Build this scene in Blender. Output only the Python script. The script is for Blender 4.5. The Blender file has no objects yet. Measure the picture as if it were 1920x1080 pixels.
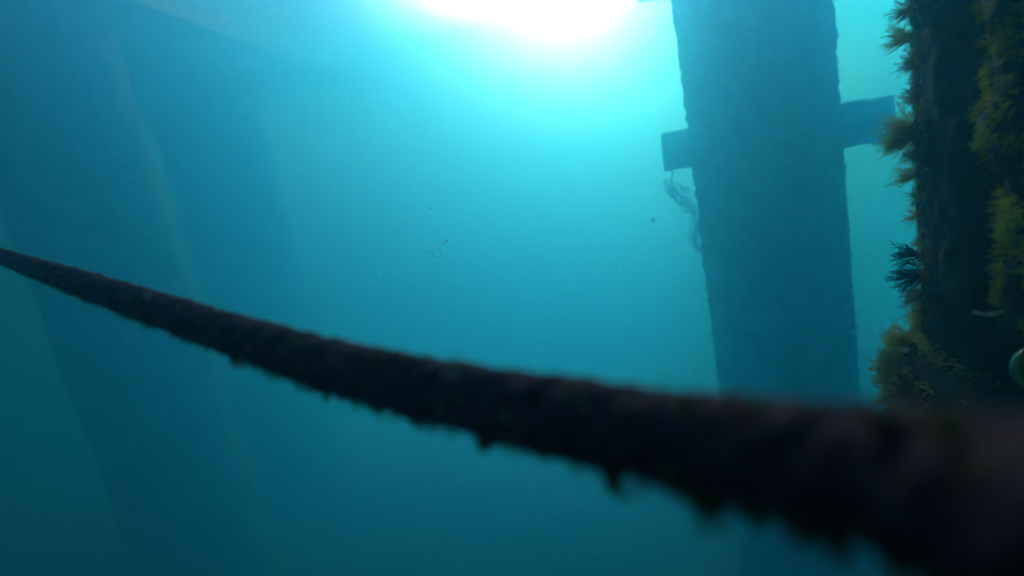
import bpy, math, random
from mathutils import Vector, Matrix, noise
random.seed(7)
S = bpy.context.scene
COLL = S.collection

# ---------------------------------------------------------------- camera
F = 1251.0                                   # focal length in pixels of a 1920 px wide frame
cam = bpy.data.cameras.new('camera')
co = bpy.data.objects.new('camera', cam); COLL.objects.link(co); S.camera = co
cam.sensor_width = 36; cam.lens = 36 * F / 1920
cam.clip_start = 0.01; cam.clip_end = 300
CM = Matrix.Rotation(math.radians(90 - 13.5), 4, 'X') @ Matrix.Rotation(math.radians(-10.9), 4, 'Z')
co.matrix_world = CM
R3 = CM.to_3x3()
cam.dof.use_dof = True; cam.dof.focus_distance = 1.45; cam.dof.aperture_fstop = cam.lens / 7.2
FWD = R3 @ Vector((0, 0, -1))

def ray(px, py): return R3 @ Vector(((px - 960) / F, (540 - py) / F, -1))
def at(px, py, d): return ray(px, py) * d    # real place of a thing d metres deep in view
def axis_at(px, py, dist):                   # ground-plan distance
    r = ray(px, py); return r * (dist / math.hypot(r.x, r.y))

# ---------------------------------------------------------------- world, sun, exposure
#PARAMS
SUNPX = (1345, -160); EXPO = -0.13; SUNC = (1, 0.645, 0.87); SUNE = 4.112; SKYS = .075; TOP = 3.448
SUN_SPREAD = 29.711                           # degrees: the rippled surface spreads the sunlight
HZ = [((0.026, 0.357, 0.555), (0.061, 0.44, 0.403), 0.227, 0.823), ((.6, .475, .7), (1, 1, 1), 0.008, 0.98)]
GLARE = [((1075, -62), 6.2, (150, 38, 40)), ((908, -82), 5.9, (55, 15.0, 15.0))]
SHADEX = -6.5; SHADEY = 38
MID_D, FAR_D = 10.77, 14.6
#END
w = bpy.data.worlds.new('World'); S.world = w; w.use_nodes = True
nt = w.node_tree; bg = nt.nodes['Background']
sky = nt.nodes.new('ShaderNodeTexSky'); sky.sky_type = 'NISHITA'; sky.sun_disc = False
# the glare of the sun on the rippled surface: bright lobes of the sky about the sun's direction
tcw = nt.nodes.new('ShaderNodeTexCoord'); last = sky.outputs[0]
for (gx, gy), deg, col_ in GLARE:
    dp = nt.nodes.new('ShaderNodeVectorMath'); dp.operation = 'DOT_PRODUCT'; dp.inputs[1].default_value = ray(gx, gy).normalized()
    nt.links.new(tcw.outputs['Generated'], dp.inputs[0])
    k_ = 1 / (1 - math.cos(math.radians(deg)))
    ma = nt.nodes.new('ShaderNodeMath'); ma.operation = 'MULTIPLY_ADD'; ma.inputs[1].default_value = k_; ma.inputs[2].default_value = -k_
    ex = nt.nodes.new('ShaderNodeMath'); ex.operation = 'EXPONENT'
    sc1 = nt.nodes.new('ShaderNodeVectorMath'); sc1.operation = 'SCALE'; sc1.inputs[0].default_value = Vector(col_) / SKYS
    ad1 = nt.nodes.new('ShaderNodeVectorMath'); ad1.operation = 'ADD'
    nt.links.new(dp.outputs['Value'], ma.inputs[0]); nt.links.new(ma.outputs[0], ex.inputs[0]); nt.links.new(ex.outputs[0], sc1.inputs['Scale'])
    nt.links.new(last, ad1.inputs[0]); nt.links.new(sc1.outputs[0], ad1.inputs[1]); last = ad1.outputs[0]
nt.links.new(last, bg.inputs[0]); bg.inputs[1].default_value = SKYS
sd = ray(*SUNPX).normalized()
sky.sun_elevation = math.asin(sd.z); sky.sun_rotation = math.atan2(sd.x, sd.y)
L = bpy.data.lights.new('sun', 'SUN'); L.energy = SUNE; L.angle = math.radians(SUN_SPREAD); L.color = SUNC
lo = bpy.data.objects.new('sun', L); COLL.objects.link(lo)
lo.rotation_euler = sd.to_track_quat('Z', 'Y').to_euler()
S.view_settings.view_transform = 'Standard'; S.view_settings.look = 'None'
S.view_settings.exposure = EXPO
S.cycles.use_denoising = True; S.cycles.volume_bounces = 4; S.cycles.max_bounces = 8
S.cycles.transparent_max_bounces = 16

# ---------------------------------------------------------------- materials
def mat(name, c1, c2, scale=8, rough=.85, transl=0, bump=.3, c3=None, spec=.3):
    m = bpy.data.materials.new(name); m.use_nodes = True
    n = m.node_tree; b = n.nodes['Principled BSDF']; out = n.nodes['Material Output']
    tc = n.nodes.new('ShaderNodeTexCoord')
    nz = n.nodes.new('ShaderNodeTexNoise'); nz.inputs['Scale'].default_value = scale; nz.inputs['Detail'].default_value = 6
    n.links.new(tc.outputs['Object'], nz.inputs['Vector'])
    cr = n.nodes.new('ShaderNodeValToRGB'); e = cr.color_ramp.elements
    e[0].position = .36; e[0].color = (*c1, 1); e[1].position = .62; e[1].color = (*c2, 1)
    if c3: x = e.new(.74); x.color = (*c3, 1)
    n.links.new(nz.outputs['Fac'], cr.inputs[0]); n.links.new(cr.outputs[0], b.inputs['Base Color'])
    b.inputs['Roughness'].default_value = rough; b.inputs['Specular IOR Level'].default_value = spec
    if bump:
        bp = n.nodes.new('ShaderNodeBump'); bp.inputs['Strength'].default_value = bump; bp.inputs['Distance'].default_value = .01
        n.links.new(nz.outputs['Fac'], bp.inputs['Height']); n.links.new(bp.outputs[0], b.inputs['Normal'])
    if transl:
        t = n.nodes.new('ShaderNodeBsdfTranslucent'); mx = n.nodes.new('ShaderNodeMixShader'); mx.inputs[0].default_value = transl
        n.links.new(cr.outputs[0], t.inputs['Color']); n.links.new(b.outputs[0], mx.inputs[1]); n.links.new(t.outputs[0], mx.inputs[2])
        n.links.new(mx.outputs[0], out.inputs['Surface'])
    return m
M = dict(
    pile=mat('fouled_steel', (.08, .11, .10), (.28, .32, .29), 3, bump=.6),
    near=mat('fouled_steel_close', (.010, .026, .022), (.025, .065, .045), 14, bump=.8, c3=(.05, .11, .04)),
    silt=mat('silt', (.10, .09, .07), (.18, .16, .12), 1.5),
    rope=mat('rope_crust', (.026, .010, .020), (.085, .034, .060), 85, rough=.9, bump=.4, c3=(.085, .080, .02), spec=.1),
    ropegreen=mat('rope_weed', (.05, .11, .01), (.14, .22, .02), 60, transl=.5),
    crusty=mat('ochre_crust', (.14, .12, .02), (.32, .27, .06), 60, transl=.2),
    orange=mat('orange_sponge', (.5, .12, .02), (.7, .25, .04), 60, transl=.3),
    pale=mat('pale_fluff', (.5, .55, .45), (.75, .78, .65), 60, transl=.4),
    olive=mat('hydroid_olive', (.75, .66, .22), (.95, .88, .42), 40, transl=.75, bump=0),
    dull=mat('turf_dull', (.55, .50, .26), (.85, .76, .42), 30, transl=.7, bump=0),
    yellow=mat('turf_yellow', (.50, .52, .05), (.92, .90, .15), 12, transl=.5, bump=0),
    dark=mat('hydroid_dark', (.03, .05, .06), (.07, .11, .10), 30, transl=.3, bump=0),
    swag=mat('swag_green', (.10, .16, .05), (.30, .36, .12), 20, transl=.3, bump=0),
    red=mat('red_crust', (.30, .08, .03), (.55, .22, .06), 40, transl=.2),
    shell=mat('shell_pale', (.70, .85, .78), (.92, .95, .90), 90, rough=.45, bump=.2),
    shelldark=mat('shell_dark', (.02, .03, .03), (.05, .07, .06), 60, rough=.5),
    squirt=mat('sea_squirt', (.05, .28, .10), (.10, .40, .20), 30, rough=.18, transl=.35, spec=.7),
    squirtrim=mat('sea_squirt_rim', (.25, .45, .05), (.4, .6, .1), 30, rough=.3, transl=.4),
    twig=mat('pale_twig', (.75, .66, .42), (.9, .82, .6), 40, rough=.6),
    speck=mat('pale_speck', (.85, .85, .8), (.95, .95, .9), 40, transl=.85, bump=0),
    gel=mat('jelly', (.6, .75, .7), (.8, .9, .85), 40, rough=.2, transl=.5),
)

# ---------------------------------------------------------------- helpers
class MB:
    def __init__(s): s.v = []; s.f = []
    def add(s, vs, fs):
        k = len(s.v); s.v += [tuple(v) for v in vs]; s.f += [tuple(i + k for i in f) for f in fs]
    def tube(s, pts, rad, n=5, cap=True):
        rings = []; prev = None
        for i, p in enumerate(pts):
            d = (pts[min(i + 1, len(pts) - 1)] - pts[max(i - 1, 0)])
            d = d.normalized() if d.length > 1e-9 else Vector((0, 0, 1))
            u = prev if prev else (Vector((0, 0, 1)) if abs(d.z) < .9 else Vector((1, 0, 0)))
            u = (u - d * u.dot(d)).normalized(); prev = u; v = d.cross(u)
            r = rad(i) if callable(rad) else rad
            rings.append([p + (u * math.cos(a) + v * math.sin(a)) * (r if not callable(r) else r(a)) for a in [2 * math.pi * k / n for k in range(n)]])
        vs = [q for r in rings for q in r]; fs = []
        for i in range(len(pts) - 1):
            for k in range(n):
                k2 = (k + 1) % n; fs.append((i * n + k, i * n + k2, (i + 1) * n + k2, (i + 1) * n + k))
        if cap: fs += [tuple(range(n))[::-1], tuple((len(pts) - 1) * n + k for k in range(n))]
        s.add(vs, fs)
    def lump(s, c, r, amp=.3, fr=2.0, nu=12, nv=8, sc=(1, 1, 1)):
        vs = []; fs = []; off = Vector((random.random() * 50, 0, 0))
        for j in range(nv + 1):
            th = math.pi * j / nv
            for i in range(nu):
                ph = 2 * math.pi * i / nu
                d = Vector((math.sin(th) * math.cos(ph), math.sin(th) * math.sin(ph), math.cos(th)))
                k = r * (1 + amp * noise.noise(d * fr + off) + amp * .5 * noise.noise(d * fr * 2.7 + off))
                vs.append(c + Vector((d.x * sc[0], d.y * sc[1], d.z * sc[2])) * k)
        for j in range(nv):
            for i in range(nu):
                i2 = (i + 1) % nu; fs.append((j * nu + i, j * nu + i2, (j + 1) * nu + i2, (j + 1) * nu + i))
        s.add(vs, fs)
    def build(s, name, m, parent=None, smooth=True, loc=None):
        me = bpy.data.meshes.new(name)
        if loc is not None: s.v = [tuple(Vector(v) - loc) for v in s.v]
        me.from_pydata(s.v, [], s.f); me.materials.append(m); me.update()
        if smooth: me.polygons.foreach_set('use_smooth', [True] * len(me.polygons))
        o = bpy.data.objects.new(name, me); COLL.objects.link(o)
        if loc is not None and parent is None: o.location = loc
        if parent is not None: o.parent = parent
        return o
def tag(o, label=None, cat=None, group=None, kind=None):
    for k, v in (('label', label), ('category', cat), ('group', group), ('kind', kind)):
        if v: o[k] = v
    return o
def empty(name, loc): 
    o = bpy.data.objects.new(name, None); COLL.objects.link(o); o.location = loc; return o
def rnd(): return Vector((random.uniform(-1, 1), random.uniform(-1, 1), random.uniform(-1, 1)))
def fb(p, octs=4):
    s = 0; a = 1; 
    for k in range(octs): s += a * noise.noise(p * (2 ** k) + Vector((k * 7, 0, 0))); a *= .55
    return s

def column(cx, cy, r, z0, z1, seg, rings, amp, fr, bump2=0, fr2=10):
    mb = MB(); vs = []; fs = []
    for j in range(rings + 1):
        z = z0 + (z1 - z0) * j / rings
        for i in range(seg):
            a = 2 * math.pi * i / seg; d = Vector((math.cos(a), math.sin(a), 0))
            p = d * r + Vector((cx, cy, z))
            k = r + amp * fb(p * fr) + bump2 * max(0, noise.noise(p * fr2)) ** 1.2
            vs.append((d.x * k, d.y * k, z))
    for j in range(rings):
        for i in range(seg):
            i2 = (i + 1) % seg; fs.append((j * seg + i, j * seg + i2, (j + 1) * seg + i2, (j + 1) * seg + i))
    fs.append(tuple(range(seg))[::-1]); fs.append(tuple(rings * seg + i for i in range(seg)))
    mb.add(vs, fs); return mb

def rough_box(a, b, up, side, h, t, amp, nL=40, nh=6, nt_=4):
    """a beam from a to b, height h (along up), thickness t (along side), with a fouled rough surface"""
    mb = MB(); d = (b - a)
    per = []
    for i in range(nh): per.append((-.5 + i / nh, -.5))
    for i in range(nt_): per.append((.5, -.5 + i / nt_))
    for i in range(nh): per.append((.5 - i / nh, .5))
    for i in range(nt_): per.append((-.5, .5 - i / nt_))
    n = len(per); vs = []; fs = []
    for j in range(nL + 1):
        c = a + d * (j / nL)
        for (y, x) in per:
            p = c + up * (y * h) + side * (x * t)
            o = (up * y + side * x).normalized() * (amp * fb(p * 4))
            vs.append(p + o + d.normalized() * (amp * .6 * noise.noise(p * 12) if j in (0, nL) else 0))
    for j in range(nL):
        for i in range(n):
            i2 = (i + 1) % n; fs.append((j * n + i, j * n + i2, (j + 1) * n + i2, (j + 1) * n + i))
    fs += [tuple(range(n))[::-1], tuple(nL * n + i for i in range(n))]
    mb.add(vs, fs); return mb

def frond(mb, base, d, L, r, droop=.3, branch=5, sub=.35, n=3):
    """one feathery stem with side branchlets"""
    d = d.normalized(); side = d.cross(Vector((random.uniform(-1, 1), random.uniform(-1, 1), random.uniform(-1, 1)))).normalized()
    bend = (rnd() * .5 + Vector((0, 0, -droop)))
    pts = [base + d * L * t + bend * L * .5 * t * t for t in (0, .3, .6, .85, 1)]
    mb.tube(pts, lambda i: r * (1 - .17 * i), n, False)
    for k in range(branch):
        t = .25 + .7 * (k + random.random() * .6) / max(1, branch)
        p = base + d * L * t + bend * L * .5 * t * t
        sd_ = (d * .9 + side * random.choice((-1, 1)) * random.uniform(.5, 1) + rnd() * .3).normalized()
        l2 = L * sub * (1.1 - t * .6)
        mb.tube([p, p + sd_ * l2 * .6, p + (sd_ * .9 + d * .3) * l2], lambda i: r * (.7 - .2 * i), 3, False)

def tuft(name, base, d, size, nf, spread, r, m, label, cat, group=None, droop=.15, branch=6, sub=.35):
    mb = MB()
    for k in range(nf):
        dd = (d.normalized() + rnd() * spread).normalized()
        frond(mb, base + rnd() * size * .08, dd, size * random.uniform(.65, 1.05), r, droop, branch, sub)
    mb.lump(base, size * .10, .4, nu=8, nv=6)
    return tag(mb.build(name, m, loc=base), label, cat, group)

# ---------------------------------------------------------------- sea bed and water
BED = -9.9
g = MB(); N = 90; G = []
for j in range(N + 1):
    for i in range(N + 1):
        x = -24.5 + 49 * i / N; y = -24.5 + 49 * j / N
        G.append((x, y, BED + .18 * fb(Vector((x, y, 0)) * .35)))
g.add(G, [(j * (N + 1) + i, j * (N + 1) + i + 1, (j + 1) * (N + 1) + i + 1, (j + 1) * (N + 1) + i) for j in range(N) for i in range(N)])
tag(g.build('seabed', M['silt']), kind='structure')

# ---------------------------------------------------------------- distant pile, left
Z = Vector((0, 0, 1))
c = at(172, 400, FAR_D); r = 1.0 * FAR_D / 9 * .93
far = tag(empty('pier_pile', (c.x, c.y, BED)), 'huge shadowy pile fading into the blue water at the far left', 'pile', 'round pier piles standing in the water')
column(c.x, c.y, r, -.2, TOP - .08 - BED, 72, 160, .05, .8).build('column', M['pile'], far)

c = at(447, 420, 22); r = 1.62  # extra pile, added to darken the water on the left
shade_pile = tag(empty('pier_pile', (c.x, c.y, BED)), 'barely visible farthest pile, added to shade the water just right of the huge left pile', 'pile', 'round pier piles standing in the water')
column(c.x, c.y, r, -.2, TOP - .08 - BED, 72, 160, .05, .8).build('column', M['pile'], shade_pile)

# ---------------------------------------------------------------- middle pile with its crossbeam
c = at(1440, 360, MID_D); r = .55 * MID_D / 4.9 * .915
q = MID_D / 4.9
mid = tag(empty('pier_pile', (c.x, c.y, BED)), 'hazy blue round pile with a crossbeam poking out on both sides', 'pile', 'round pier piles standing in the water')
mo = Vector((c.x, c.y, BED))
column(c.x, c.y, r, -.2, TOP - .08 - BED, 260, 1500, .012, 1.5, .075, 13).build('column', M['pile'], mid)
def beam(A, B, h, t, parent, nm='crossbeam'):
    A = A - mo; B = B - mo; d = (B - A).normalized(); s = d.cross(Z).normalized(); u = s.cross(d).normalized()
    rough_box(A, B, u, s, h, t, .032, 110, 10, 6).build(nm, M['pile'], parent)
A = at(1254, 282, 5.45 * q); B = at(1676, 220, 4.55 * q)
beam(A, B, .285 * q, .30 * q, mid)
A2 = at(1204, -22, 5.5 * q); B2 = at(1420, -60, 5.0 * q)
beam(A2, B2, .20 * q, .22 * q, mid)

# weed and line hanging off the left end of the crossbeam
D = 5.4 * q; mb = MB()
def pl(l, r0, j=.0, n=4):
    pts = [at(x, y, D) + rnd() * j for x, y in l]; mb.tube(pts, r0 * .5, n)
pl([(1262, 300), (1261, 325), (1257, 345), (1259, 362), (1272, 380), (1292, 388), (1303, 405)], .012 * q)
pl([(1292, 385), (1283, 398), (1272, 412)], .006 * q)
pl([(1302, 385), (1306, 420), (1303, 450), (1309, 470)], .012 * q)
for k in range(170):
    t = random.random(); x = 1254 + 42 * t + random.gauss(0, 8); y = 342 + 46 * t ** .8 + random.gauss(0, 10)
    p = at(x, y, D + random.uniform(-.12, .12))
    frond(mb, p, rnd() + Vector((0, 0, -.5)), random.uniform(.02, .06) * q, .0028 * q, .3, 4, .5)
for k in range(60):
    p = at(1304 + random.gauss(0, 3), random.uniform(400, 470), D)
    frond(mb, p, rnd() + Vector((0, 0, -.8)), .06 * q, .0025 * q, .3, 3, .5)
p0 = at(1262, 310, D)
tag(mb.build('hanging_weed', M['pile'], loc=p0), 'ragged clump of weed hanging on a line below the left end of the crossbeam', 'seaweed')

# ---------------------------------------------------------------- near pile, right edge
ca = axis_at(1728, 300, 1.0); az = math.atan2(ca.x, ca.y)
ND, NR = 1.27, .30
az2 = az + math.asin(NR / ND)
nc = Vector((math.sin(az2) * ND, math.cos(az2) * ND, 0))
near = tag(empty('pier_pile', (nc.x, nc.y, BED)), 'close dark pile at the right edge bristling with marine growth', 'pile', 'round pier piles standing in the water')
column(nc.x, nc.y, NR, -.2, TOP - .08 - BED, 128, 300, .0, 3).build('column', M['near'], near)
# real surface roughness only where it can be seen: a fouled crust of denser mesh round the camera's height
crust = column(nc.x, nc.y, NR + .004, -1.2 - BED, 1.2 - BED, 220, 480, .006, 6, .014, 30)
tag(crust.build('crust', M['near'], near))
tanp = Vector((math.sin(az), math.cos(az), 0)) * math.sqrt(ND * ND - NR * NR)   # the silhouette line nearest the open water
leftn = (tanp - nc); leftn.z = 0; leftn.normalize()                               # outward normal there
def pix_of(p):
    l = R3.transposed() @ p; return 960 + F * l.x / -l.z, 540 - F * l.y / -l.z
def surf(ang, z, rr=NR):                                                         # point on the near pile; ang from silhouette towards camera
    d = Matrix.Rotation(ang, 3, 'Z') @ leftn; return nc + d * rr + Vector((0, 0, z)), d
def z_for(py, pt):                                                               # height at which the vertical line through pt meets image row py
    a, b = -1.5, 1.5
    for _ in range(40):
        m_ = (a + b) / 2
        if pix_of(Vector((pt.x, pt.y, m_)))[1] > py: a = m_
        else: b = m_
    return a
# which way round turns the normal to the camera
sgn = 1 if (Matrix.Rotation(.5, 3, 'Z') @ leftn).dot(-nc) > (Matrix.Rotation(-.5, 3, 'Z') @ leftn).dot(-nc) else -1
# collar
zc1 = z_for(655, tanp); zc0 = zc1 - .30
CR = .345
mb = MB(); prof = [(CR * .86, zc1 + .055), (CR * .93, zc1 + .02), (CR * .985, zc1 - .0), (CR, zc1 - .02), (CR, zc0 + .02), (CR * .95, zc0), (NR * .97, zc0 - .01)]
prof = [(NR * .97, zc1 + .075)] + prof
seg = 260; vs = []; fs = []; prof2 = []
for i in range(len(prof) - 1):
    for t in range(8): prof2.append((prof[i][0] + (prof[i + 1][0] - prof[i][0]) * t / 8, prof[i][1] + (prof[i + 1][1] - prof[i][1]) * t / 8))
prof2.append(prof[-1])
for rr, z in prof2:
    for i in range(seg):
        a = 2 * math.pi * i / seg; d = Vector((math.cos(a), math.sin(a), 0)); p = d * rr + Vector((0, 0, z))
        k = rr + (.008 * fb(p * 9) + .012 * max(0, noise.noise(p * 40))) * (1 if rr > NR else 0)
        vs.append((d.x * k, d.y * k, z - BED))
n2 = len(prof2)
fs = [(j * seg + i, j * seg + (i + 1) % seg, (j + 1) * seg + (i + 1) % seg, (j + 1) * seg + i) for j in range(n2 - 1) for i in range(seg)]
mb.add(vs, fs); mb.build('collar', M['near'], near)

# riser pipe clamped in front of the near pile
rd = axis_at(1896, 380, 1.0); raz = math.atan2(rd.x, rd.y)
RD, RR = .90, .065; ra2 = raz + math.asin(RR / RD)
rc = Vector((math.sin(ra2) * RD, math.cos(ra2) * RD, 0))
rsil = Vector((math.sin(raz), math.cos(raz), 0)) * math.sqrt(RD * RD - RR * RR)
zr0 = z_for(592, rsil); zr1 = TOP - .2
def bulge(z):
    s = 0
    for py, a, wd in ((235, .026, .05), (20, .02, .06), (470, .006, .03), (560, .010, .03)):
        s += a * math.exp(-((z - z_for(py, rsil)) / wd) ** 2)
    return s
riser = tag(empty('riser_pipe', (rc.x, rc.y, zr0)), 'upright pipe furred with yellow green growth beside the dark pile', 'pipe')
vs = []; seg = 96; rings = 420
for j in range(rings + 1):
    z = zr0 + (zr1 - zr0) * j / rings; bz = bulge(z) if abs(z) < 1 else 0
    for i in range(seg):
        a = 2 * math.pi * i / seg; d = Vector((math.cos(a), math.sin(a), 0)); p = d * RR + Vector((0, 0, z))
        k = RR + bz + .006 * fb(p * 10) + .008 * max(0, noise.noise(p * 45))
        vs.append((d.x * k, d.y * k, z - zr0))
mb = MB(); mb.add(vs, [(j * seg + i, j * seg + (i + 1) % seg, (j + 1) * seg + (i + 1) % seg, (j + 1) * seg + i) for j in range(rings) for i in range(seg)] + [tuple(range(seg))[::-1]])
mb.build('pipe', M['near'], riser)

# ---------------------------------------------------------------- turf of growth
mb = MB()
def turf(mb, p, d, L, r, nb=3, branch=3):
    for _ in range(nb):
        frond(mb, p + rnd() * .002, d + rnd() * .55 + Vector((0, 0, -.15)), L * random.uniform(.5, 1.1), r, .2, branch, .45)
zlo, zhi = z_for(640, tanp), z_for(-40, tanp)
for k in range(900):            # the ragged rim of the silhouette
    ang = sgn * random.gauss(.02, .10); z = random.uniform(zlo, zhi); p, d = surf(ang, z, NR - .001)
    dens = .5 + .5 * noise.noise(Vector((0, 0, z * 22)))
    if random.random() > dens + .35: continue
    turf(mb, p, d, .008 + .018 * dens * random.random(), .0005, 4, 4)
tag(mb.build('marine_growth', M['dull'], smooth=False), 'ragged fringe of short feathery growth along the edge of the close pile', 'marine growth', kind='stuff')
mb = MB()
for k in range(1100):           # thin turf over the dark face
    ang = sgn * random.uniform(.15, 1.5); z = random.uniform(zlo, zhi); p, d = surf(ang, z, NR + .008)
    if noise.noise(p * 14) < -.05: continue
    turf(mb, p, d, random.uniform(.006, .014), .0006, 2, 2)
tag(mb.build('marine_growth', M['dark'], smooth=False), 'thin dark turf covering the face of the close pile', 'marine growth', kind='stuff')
mb = MB()                        # a swag of denser growth crossing the face, and one low down above the collar
def face_at(px, py):
    lo_, hi_ = 0.02, 1.2
    for _ in range(30):
        a_ = (lo_ + hi_) / 2; p, d = surf(sgn * a_, 0, NR); p.z = z_for(py, p)
        if pix_of(p)[0] < px: lo_ = a_
        else: hi_ = a_
    return p, d
for line, n_ in (([(1738, 5), (1760, 45), (1800, 70), (1845, 95), (1880, 140)], 420), ([(1725, 575), (1760, 572), (1800, 560), (1840, 535)], 160)):
    for k in range(n_):
        t = random.random() * (len(line) - 1); i = int(t); f = t - i
        x = line[i][0] + (line[i + 1][0] - line[i][0]) * f + random.gauss(0, 6); y = line[i][1] + (line[i + 1][1] - line[i][1]) * f - abs(random.gauss(0, 22)) * (1 if n_ > 200 else .5)
        p, d = face_at(x, y); turf(mb, p, d, random.uniform(.008, .018), .0007, 2, 3)
tag(mb.build('marine_growth', M['swag'], smooth=False), 'dark green swag of growth arching across the face of the close pile', 'marine growth', kind='stuff')
# yellow fur on the riser
mb = MB(); mb2 = MB()
rl = (rsil - rc); rl.z = 0; rl.normalize()
for k in range(1500):
    ang = sgn * random.uniform(-.5, 1.3); z = random.uniform(zr0, z_for(-30, rsil)); d = Matrix.Rotation(ang, 3, 'Z') @ rl
    p = rc + d * (RR + bulge(z) + .003) + Vector((0, 0, z))
    n_ = noise.noise(p * 24) + .5 * noise.noise(p * 60)
    if n_ < -.12: continue
    turf(mb if n_ > .03 or abs(ang + sgn * .0) < .22 else mb2, p, d, random.uniform(.004, .011) * (1.2 + n_), .0005, 2, 3)
tag(mb2.build('marine_growth', M['swag'], smooth=False), 'dull green fuzz between the yellow patches on the upright pipe', 'marine growth', kind='stuff')
tag(mb.build('marine_growth', M['yellow'], smooth=False), 'yellow green fur of growth on the upright pipe', 'marine growth', kind='stuff')
# growth on the collar
mb = MB()
for k in range(2000):
    ang = sgn * random.uniform(-.25, .8) ; ang = sgn * (abs(random.gauss(0, .35)) - .15)
    u = random.random(); z = zc1 + .05 - u * .26; rr = CR * .90 if z > zc1 + .02 else CR + .006
    d = Matrix.Rotation(ang, 3, 'Z') @ leftn; p = nc + d * rr + Vector((0, 0, z))
    turf(mb, p, d + Vector((0, 0, .4)), random.uniform(.006, .018), .0009, 2, 3)
tag(mb.build('marine_growth', M['olive'], smooth=False), 'tangled yellowish branching crust over the collar at the foot of the close pile', 'marine growth', kind='stuff')

# individual hydroid tufts
def hyd(py, ang, size, nf, spread, m, label, tilt=0, r=.00052, rr=NR - .001, branch=7, name='hydroid'):
    p, d = surf(sgn * ang, 0, rr); z = z_for(py, p); p.z = z
    return tuft(name, p, d + Vector((0, 0, tilt)), size, int(nf * 1.35), spread, r * 1.1, M[m], label, 'hydroid', 'feathery hydroids on the close pile', branch=branch)
hyd(15, -.02, .038, 26, .55, 'dull', 'greyish feathery tuft at the very top of the close pile edge')
hyd(68, 0, .048, 30, .40, 'olive', 'olive fan shaped tuft second from the top on the pile edge', .1)
hyd(115, .02, .030, 22, .6, 'dull', 'small thin tuft just below the olive fan on the pile edge')
hyd(180, .02, .030, 24, .6, 'dull', 'grey brown tuft just above the biggest round tuft')
hyd(248, .02, .062, 95, .68, 'olive', 'biggest bushy golden tuft, level with the crossbeam end', 0, branch=8)
hyd(285, .03, .030, 24, .5, 'yellow', 'small bright yellow tuft hugging the underside of the biggest tuft', -.3)
hyd(322, .02, .042, 30, .45, 'olive', 'brown fan tuft below the biggest golden tuft', -.1)
hyd(372, .02, .026, 20, .6, 'dull', 'short grey tuft halfway down the pile edge')
hyd(400, -.01, .032, 16, .6, 'olive', 'sparse pale tuft halfway down the pile edge', -.2)
hyd(455, .02, .024, 14, .6, 'dull', 'tiny comb like tuft above the dark branching tufts')
hyd(483, .04, .052, 12, .35, 'dark', 'dark upper one of two branching tufts on the lower pile edge', .15, .0011)
hyd(515, .05, .060, 20, .5, 'dark', 'dark bushy branching tuft low on the pile edge', -.05, .0010)
hyd(545, .05, .045, 34, .6, 'dull', 'brown feathery tuft where the pile edge steps inward', -.4)
hyd(590, .05, .040, 30, .7, 'olive', 'pale tuft in the nook just above the collar', 0)
hyd(648, .02, .050, 60, .5, 'olive', 'dense olive brush sticking out over the pale shell', .35, rr=CR * .93)
hyd(690, .0, .034, 26, .7, 'dark', 'dark spiky tuft at the outermost point of the collar', .1, .0011, rr=CR)
hyd(672, .22, .044, 26, .8, 'yellow', 'bright yellow curly tuft on top of the collar', .3, .0011, rr=CR)
hyd(705, .10, .044, 30, .8, 'yellow', 'yellow green branching tuft on the face of the collar below the shell', .1, .0012, rr=CR)
hyd(735, .05, .042, 30, .8, 'olive', 'olive branching tuft lowest on the collar face', -.1, .0011, rr=CR)
hyd(728, .42, .036, 36, .9, 'red', 'rusty red branching crust low on the collar', 0, .0011, rr=CR)

# shell
def place(ang, py, rr):
    p, d = surf(sgn * ang, 0, rr); p.z = z_for(py, p); return p, d
p, d = place(.06, 663, CR + .014)
right = R3 @ Vector((1, 0, 0)); upv = R3 @ Vector((0, 1, 0)); tocam = R3 @ Vector((0, 0, 1))
cdep = (R3.transposed() @ p).z * -1
p = at(1698, 660, cdep - .015)
sh = tag(empty('shell', p), 'small pale teal shell gaping on top of the growth on the collar', 'shell')
def valve(sgnv, h, m, nm, w_=.021, dpt=.014):
    mb = MB(); vs = []; nu, nv = 24, 8
    for j in range(nv + 1):
        for i in range(nu):
            a = 2 * math.pi * i / nu; rr = j / nv
            x = math.cos(a) * rr * w_ * (1 + .05 * math.cos(9 * a) * rr); y = math.sin(a) * rr * dpt
            zz = sgnv * h * (1 - rr ** 2) * (1 + .12 * math.cos(14 * a))
            vs.append(right * x + tocam * y + upv * zz)
    k = len(vs)
    mb.add(vs, [(j * nu + i, j * nu + (i + 1) % nu, (j + 1) * nu + (i + 1) % nu, (j + 1) * nu + i) for j in range(nv) for i in range(nu)])
    o = mb.build(nm, m, sh); sol = o.modifiers.new('thickness', 'SOLIDIFY'); sol.thickness = .0012; return o
valve(1, .0075, M['shell'], 'upper_valve'); valve(-1, .009, M['shelldark'], 'lower_valve', .0165)

# twig on the riser
tw = MB(); td = (R3.transposed() @ (rsil)).z * -1 - .03
P = lambda x, y: at(x, y, td)
tw.tube([P(1826, 585), P(1838, 588), P(1846, 590), P(1860, 591), P(1872, 589)], lambda i: .0016 - .0002 * i, 6)
tw.tube([P(1846, 590), P(1856, 587), P(1868, 586), P(1883, 585)], lambda i: .0011 - .0002 * i, 6)
tag(tw.build('twig', M['twig'], loc=P(1846, 590)), 'thin pale forked twig lying across the foot of the upright pipe', 'twig')

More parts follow.
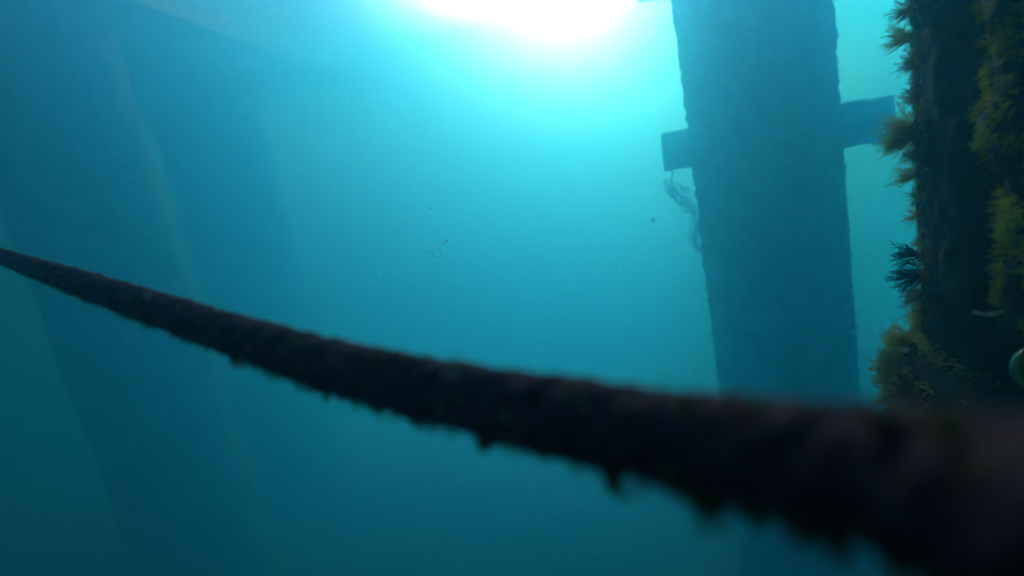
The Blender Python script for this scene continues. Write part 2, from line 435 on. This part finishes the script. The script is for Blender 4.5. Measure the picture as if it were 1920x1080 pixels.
# sea squirt at the frame's right edge
sqd = .80; sc_ = at(1935, 690, sqd)
sq = tag(empty('sea_squirt', sc_), 'glossy rounded green sea squirt cut by the right edge of the picture', 'sea squirt')
mb = MB(); mb.lump(Vector((0, 0, 0)), .022, .05, 1.5, 32, 20, (1, 1, 1.2)); mb.build('tunic', M['squirt'], sq)
mb = MB()
ring = [right * (-.004 + .021 * math.cos(a)) + upv * (.026 * math.sin(a)) + tocam * .010 for a in [2 * math.pi * k / 40 for k in range(41)]]
mb.tube(ring, .0022, 8, False); mb.build('rim', M['squirtrim'], sq)
mb = MB(); mb.tube([upv * .024, upv * .030 + tocam * .004, upv * .035 + tocam * .006], lambda i: .006 - .001 * i, 12); mb.build('siphon', M['squirt'], sq)

# ---------------------------------------------------------------- rope across the foreground
RP = [(-60, 452, 20), (0, 478, 26), (200, 547, 52), (400, 614, 72), (600, 678, 95), (800, 728, 118), (1000, 770, 140), (1200, 812, 168), (1400, 843, 200), (1600, 880, 245), (1800, 925, 305), (1920, 958, 350), (2080, 1010, 420), (2300, 1090, 520), (2700, 1260, 760), (3200, 1500, 1050)]
RD_ = .030
ctl = [at(x, y, F * RD_ / wd) for x, y, wd in RP]
def cr(p0, p1, p2, p3, t):
    return .5 * ((2 * p1) + (p2 - p0) * t + (2 * p0 - 5 * p1 + 4 * p2 - p3) * t * t + (3 * p1 - p0 - 3 * p2 + p3) * t ** 3)
path = []
for i in range(1, len(ctl) - 2):
    n = max(6, int((ctl[i + 1] - ctl[i]).length / .0025))
    for k in range(n): path.append(cr(ctl[i - 1], ctl[i], ctl[i + 1], ctl[i + 2], k / n))
# straight run on to where it is made fast, out of frame
d0 = (ctl[1] - ctl[4]).normalized(); path = [path[0] + d0 * .012 * k for k in range(160, 0, -1)] + path
rope = tag(empty('mooring_rope', path[len(path) // 2]), 'thick dark blurred rope slung across the front of the picture', 'rope')
ro = rope.location.copy()
mb = MB(); nseg = 40; vs = []; prev = Vector((0, 0, 1)); L_ = 0; frames = []
for i, p in enumerate(path):
    d = (path[min(i + 1, len(path) - 1)] - path[max(i - 1, 0)]).normalized()
    if i: L_ += (p - path[i - 1]).length
    u = (Z - d * Z.dot(d)).normalized(); v = d.cross(u); frames.append((p, d, u, v))
    for k in range(nseg):
        a = 2 * math.pi * k / nseg
        rr = RD_ / 2 * (1 + .022 * math.cos(3 * (a + L_ * 70)) + .02 * noise.noise(Vector((L_ * 160, 0, 0))))            # laid strands
        q_ = p + (u * math.cos(a) + v * math.sin(a)) * rr
        rr += .0013 * fb(q_ * 90, 3) + (.0016 * max(0, noise.noise(q_ * 160)))
        if math.cos(a) < -.3: rr += .003 * max(0, noise.noise(q_ * 70)) * -math.cos(a)
        vs.append(p + (u * math.cos(a) + v * math.sin(a)) * rr - ro)
mb.add(vs, [(j * nseg + i, j * nseg + (i + 1) % nseg, (j + 1) * nseg + (i + 1) % nseg, (j + 1) * nseg + i) for j in range(len(path) - 1) for i in range(nseg)])
mb.build('core', M['rope'], rope)
# fur of weed under it (one uncountable mass) and the bigger clumps
mb = MB()
for k in range(6000):
    p, d, u, v = random.choice(frames[100:]); a = math.pi + random.gauss(0, .75)
    if random.random() < .12: a = random.uniform(0, 6.28)
    o = u * math.cos(a) + v * math.sin(a)
    if noise.noise(p * 55) < -.1: continue
    b_ = p + o * RD_ * .49 - ro
    frond(mb, b_, o + rnd() * .5 + Vector((0, 0, -.4)), random.uniform(.002, .0065), .00035, .3, 2, .5)
x = mb.build('weed_fringe', M['ropegreen'], rope, smooth=False); x['kind'] = 'stuff'
pxs = [(pix_of(f[0]), i) for i, f in enumerate(frames)]
def clump(px, L, r, m='ropegreen', lab=None, side=math.pi, n=5, tilt=0):
    i = min(pxs, key=lambda t: abs(t[0][0] - px))[1]; p, d, u, v = frames[i]
    a = side; o = u * math.cos(a) + v * math.sin(a); mb = MB()
    b_ = p + o * RD_ * .47 - ro; w0 = (o + Vector((0, 0, -.5 if side == math.pi else .2)) + d * tilt).normalized()
    for k in range(n):
        t = (k + .3) / n; mb.lump(b_ + w0 * L * t + rnd() * r * .25, r * (1.1 - .55 * t), .5, 2.5, 10, 8)
    for k in range(24): frond(mb, b_ + w0 * L * random.random(), rnd() + w0, r * 1.6, .0004, .2, 2, .5)
    o_ = mb.build('growth_clump', M[m], rope)
    if lab: o_['label'] = lab
clump(425, .009, .0045, 'orange', 'small orange hanging clump')
clump(312, .004, .0035, 'pale', 'tiny pale clump'); clump(442, .006, .003, 'pale', 'tiny pale clump')
clump(605, .004, .004); clump(690, .003, .004); clump(765, .005, .0045); clump(885, .011, .0032, n=7)
clump(1000, .003, .004); clump(1125, .012, .004, n=6); clump(1300, .009, .006); clump(1375, .004, .005)
clump(1470, .006, .005); clump(1530, .007, .004); clump(1640, .005, .005); clump(1730, .006, .005); clump(1830, .005, .006)
for px_, m_ in ((300, 'pale'), (590, 'crusty'), (740, 'crusty'), (880, 'pale'), (1120, 'crusty'), (1340, 'crusty'), (1760, 'crusty'), (1900, 'crusty')):
    clump(px_, .002, .0028, m_, None, side=.15 + sgn * .3, n=2)

mb = MB()                        # scattered ochre and olive crust over the whole rope
for k in range(420):
    i = random.randrange(100, len(frames)); p, d, u, v = frames[i]; a = random.uniform(0, 2 * math.pi)
    o = u * math.cos(a) + v * math.sin(a)
    mb.lump(p + o * RD_ * .485 - ro, random.uniform(.0008, .0024), .5, 2.5, 7, 5)
x = mb.build('crust_specks', M['crusty'], rope); x['kind'] = 'stuff'

# ---------------------------------------------------------------- things drifting in the water
def speck(x, y, d, s, label, m='speck', sc=(1, 1, 1), nm='drifting_speck', cat='speck'):
    mb = MB(); p = at(x, y, d); mb.lump(p, s * .75 * d / F, .35, 2, 10, 8)
    o = mb.build(nm, M[m], loc=p); o.scale = sc
    return tag(o, label, cat, 'specks drifting in the water')
speck(488, 541, 1.3, 2.6, 'bright white speck above the rope in the left part of the picture', sc=(1.2, 1, .8))
speck(806, 390, 1.4, 2.4, 'whitish speck drifting above the round jelly')
speck(1456, 573, 1.5, 2.6, 'short white speck in front of the lower part of the hazy pile', sc=(1.8, 1, .7))
speck(1391, 158, 1.5, 2.2, 'pale speck in front of the upper part of the hazy pile')
speck(724, 628, 1.2, 1.8, 'faint speck just above the middle of the rope')
speck(797, 617, 1.2, 2.2, 'pale speck close to the top of the rope below the drifting jelly')
speck(728, 136, 6, 1.8, 'dark speck below the left side of the bright glow', 'silt', (1.3, 1, .7))
speck(622, 157, 6, 1.5, 'dark speck in the blue water left of the glow', 'silt')
speck(1220, 297, 7, 2.2, 'dark speck just left of the crossbeam end', 'silt', (1.5, 1, .6))
speck(1092, 372, 7, 2.2, 'dark ring shaped speck in mid water', 'silt', (1.2, 1, .7))
def ringthing(x, y, d, R_, label, t=.45):
    mb = MB(); p = at(x, y, d)
    pts = [p + (right * math.cos(a) + upv * math.sin(a) * .9) * R_ * d / F for a in [2 * math.pi * k / 24 for k in range(25)]]
    mb.tube(pts, t * d / F, 5, False)
    return tag(mb.build('jelly', M['gel'], loc=p), label, 'jelly')
ringthing(818, 474, 1.4, 8, 'faint round see-through jelly ring in mid water', .28)
ringthing(1225, 413, 1.6, 3, 'tiny pale jelly ring left of the hazy pile', .7)
mb = MB(); mb.tube([at(832, 457, 1.4), at(836, 453, 1.4), at(839, 449, 1.4)], .0009, 5)
tag(mb.build('drifting_strand', M['speck'], loc=at(836, 453, 1.4)), 'short white strand slanting beside the round jelly', 'strand')
mb = MB()
for k in range(1100):
    x = random.uniform(0, 1920); y = random.uniform(0, 1080); d = random.uniform(.8, 4.2); p = at(x, y, d)
    s = random.uniform(.35, 1.15) * min(d, 1.8) / F
    mb.lump(p, s, .4, 2, 5, 4)
tag(mb.build('marine_snow', M['speck']), 'fine pale particles suspended throughout the water', 'particles', kind='stuff')

# ---------------------------------------------------------------- slab added above the surface to shade the left side of the water
mb = MB(); n_ = 24
vs = [(x, y, z) for z in (TOP + .40, TOP + .90) for x, y in ((SHADEX - 30, -22), (SHADEX, -22), (SHADEX, SHADEY), (SHADEX - 30, SHADEY))]
mb.add(vs, [(3, 2, 1, 0), (4, 5, 6, 7), (0, 1, 5, 4), (1, 2, 6, 5), (2, 3, 7, 6), (3, 0, 4, 7)])
tag(mb.build('shade_slab', M['pile'], smooth=False), kind='structure')

# ---------------------------------------------------------------- the water itself: one closed box of even density
mb = MB(); a, z0, z1 = 25, BED - 1.1, TOP
mb.add([(x, y, z) for z in (z0, z1) for x, y in ((-a, -a), (a, -a), (a, a), (-a, a))], [(3, 2, 1, 0), (4, 5, 6, 7), (0, 1, 5, 4), (1, 2, 6, 5), (2, 3, 7, 6), (3, 0, 4, 7)])
m = bpy.data.materials.new('sea_water'); m.use_nodes = True; n = m.node_tree; n.nodes.clear()
o = n.nodes.new('ShaderNodeOutputMaterial'); ad = n.nodes.new('ShaderNodeAddShader')
for i, (c_, ab, den, g_) in enumerate(HZ):
    v = n.nodes.new('ShaderNodeVolumePrincipled'); v.inputs['Color'].default_value = (*c_, 1)
    v.inputs['Absorption Color'].default_value = (*ab, 1); v.inputs['Density'].default_value = den; v.inputs['Anisotropy'].default_value = g_
    n.links.new(v.outputs[0], ad.inputs[i])
n.links.new(ad.outputs[0], o.inputs['Volume'])
hz = mb.build('haze', m, smooth=False); tag(hz, 'green blue sea water filling the whole scene', 'water', kind='stuff')
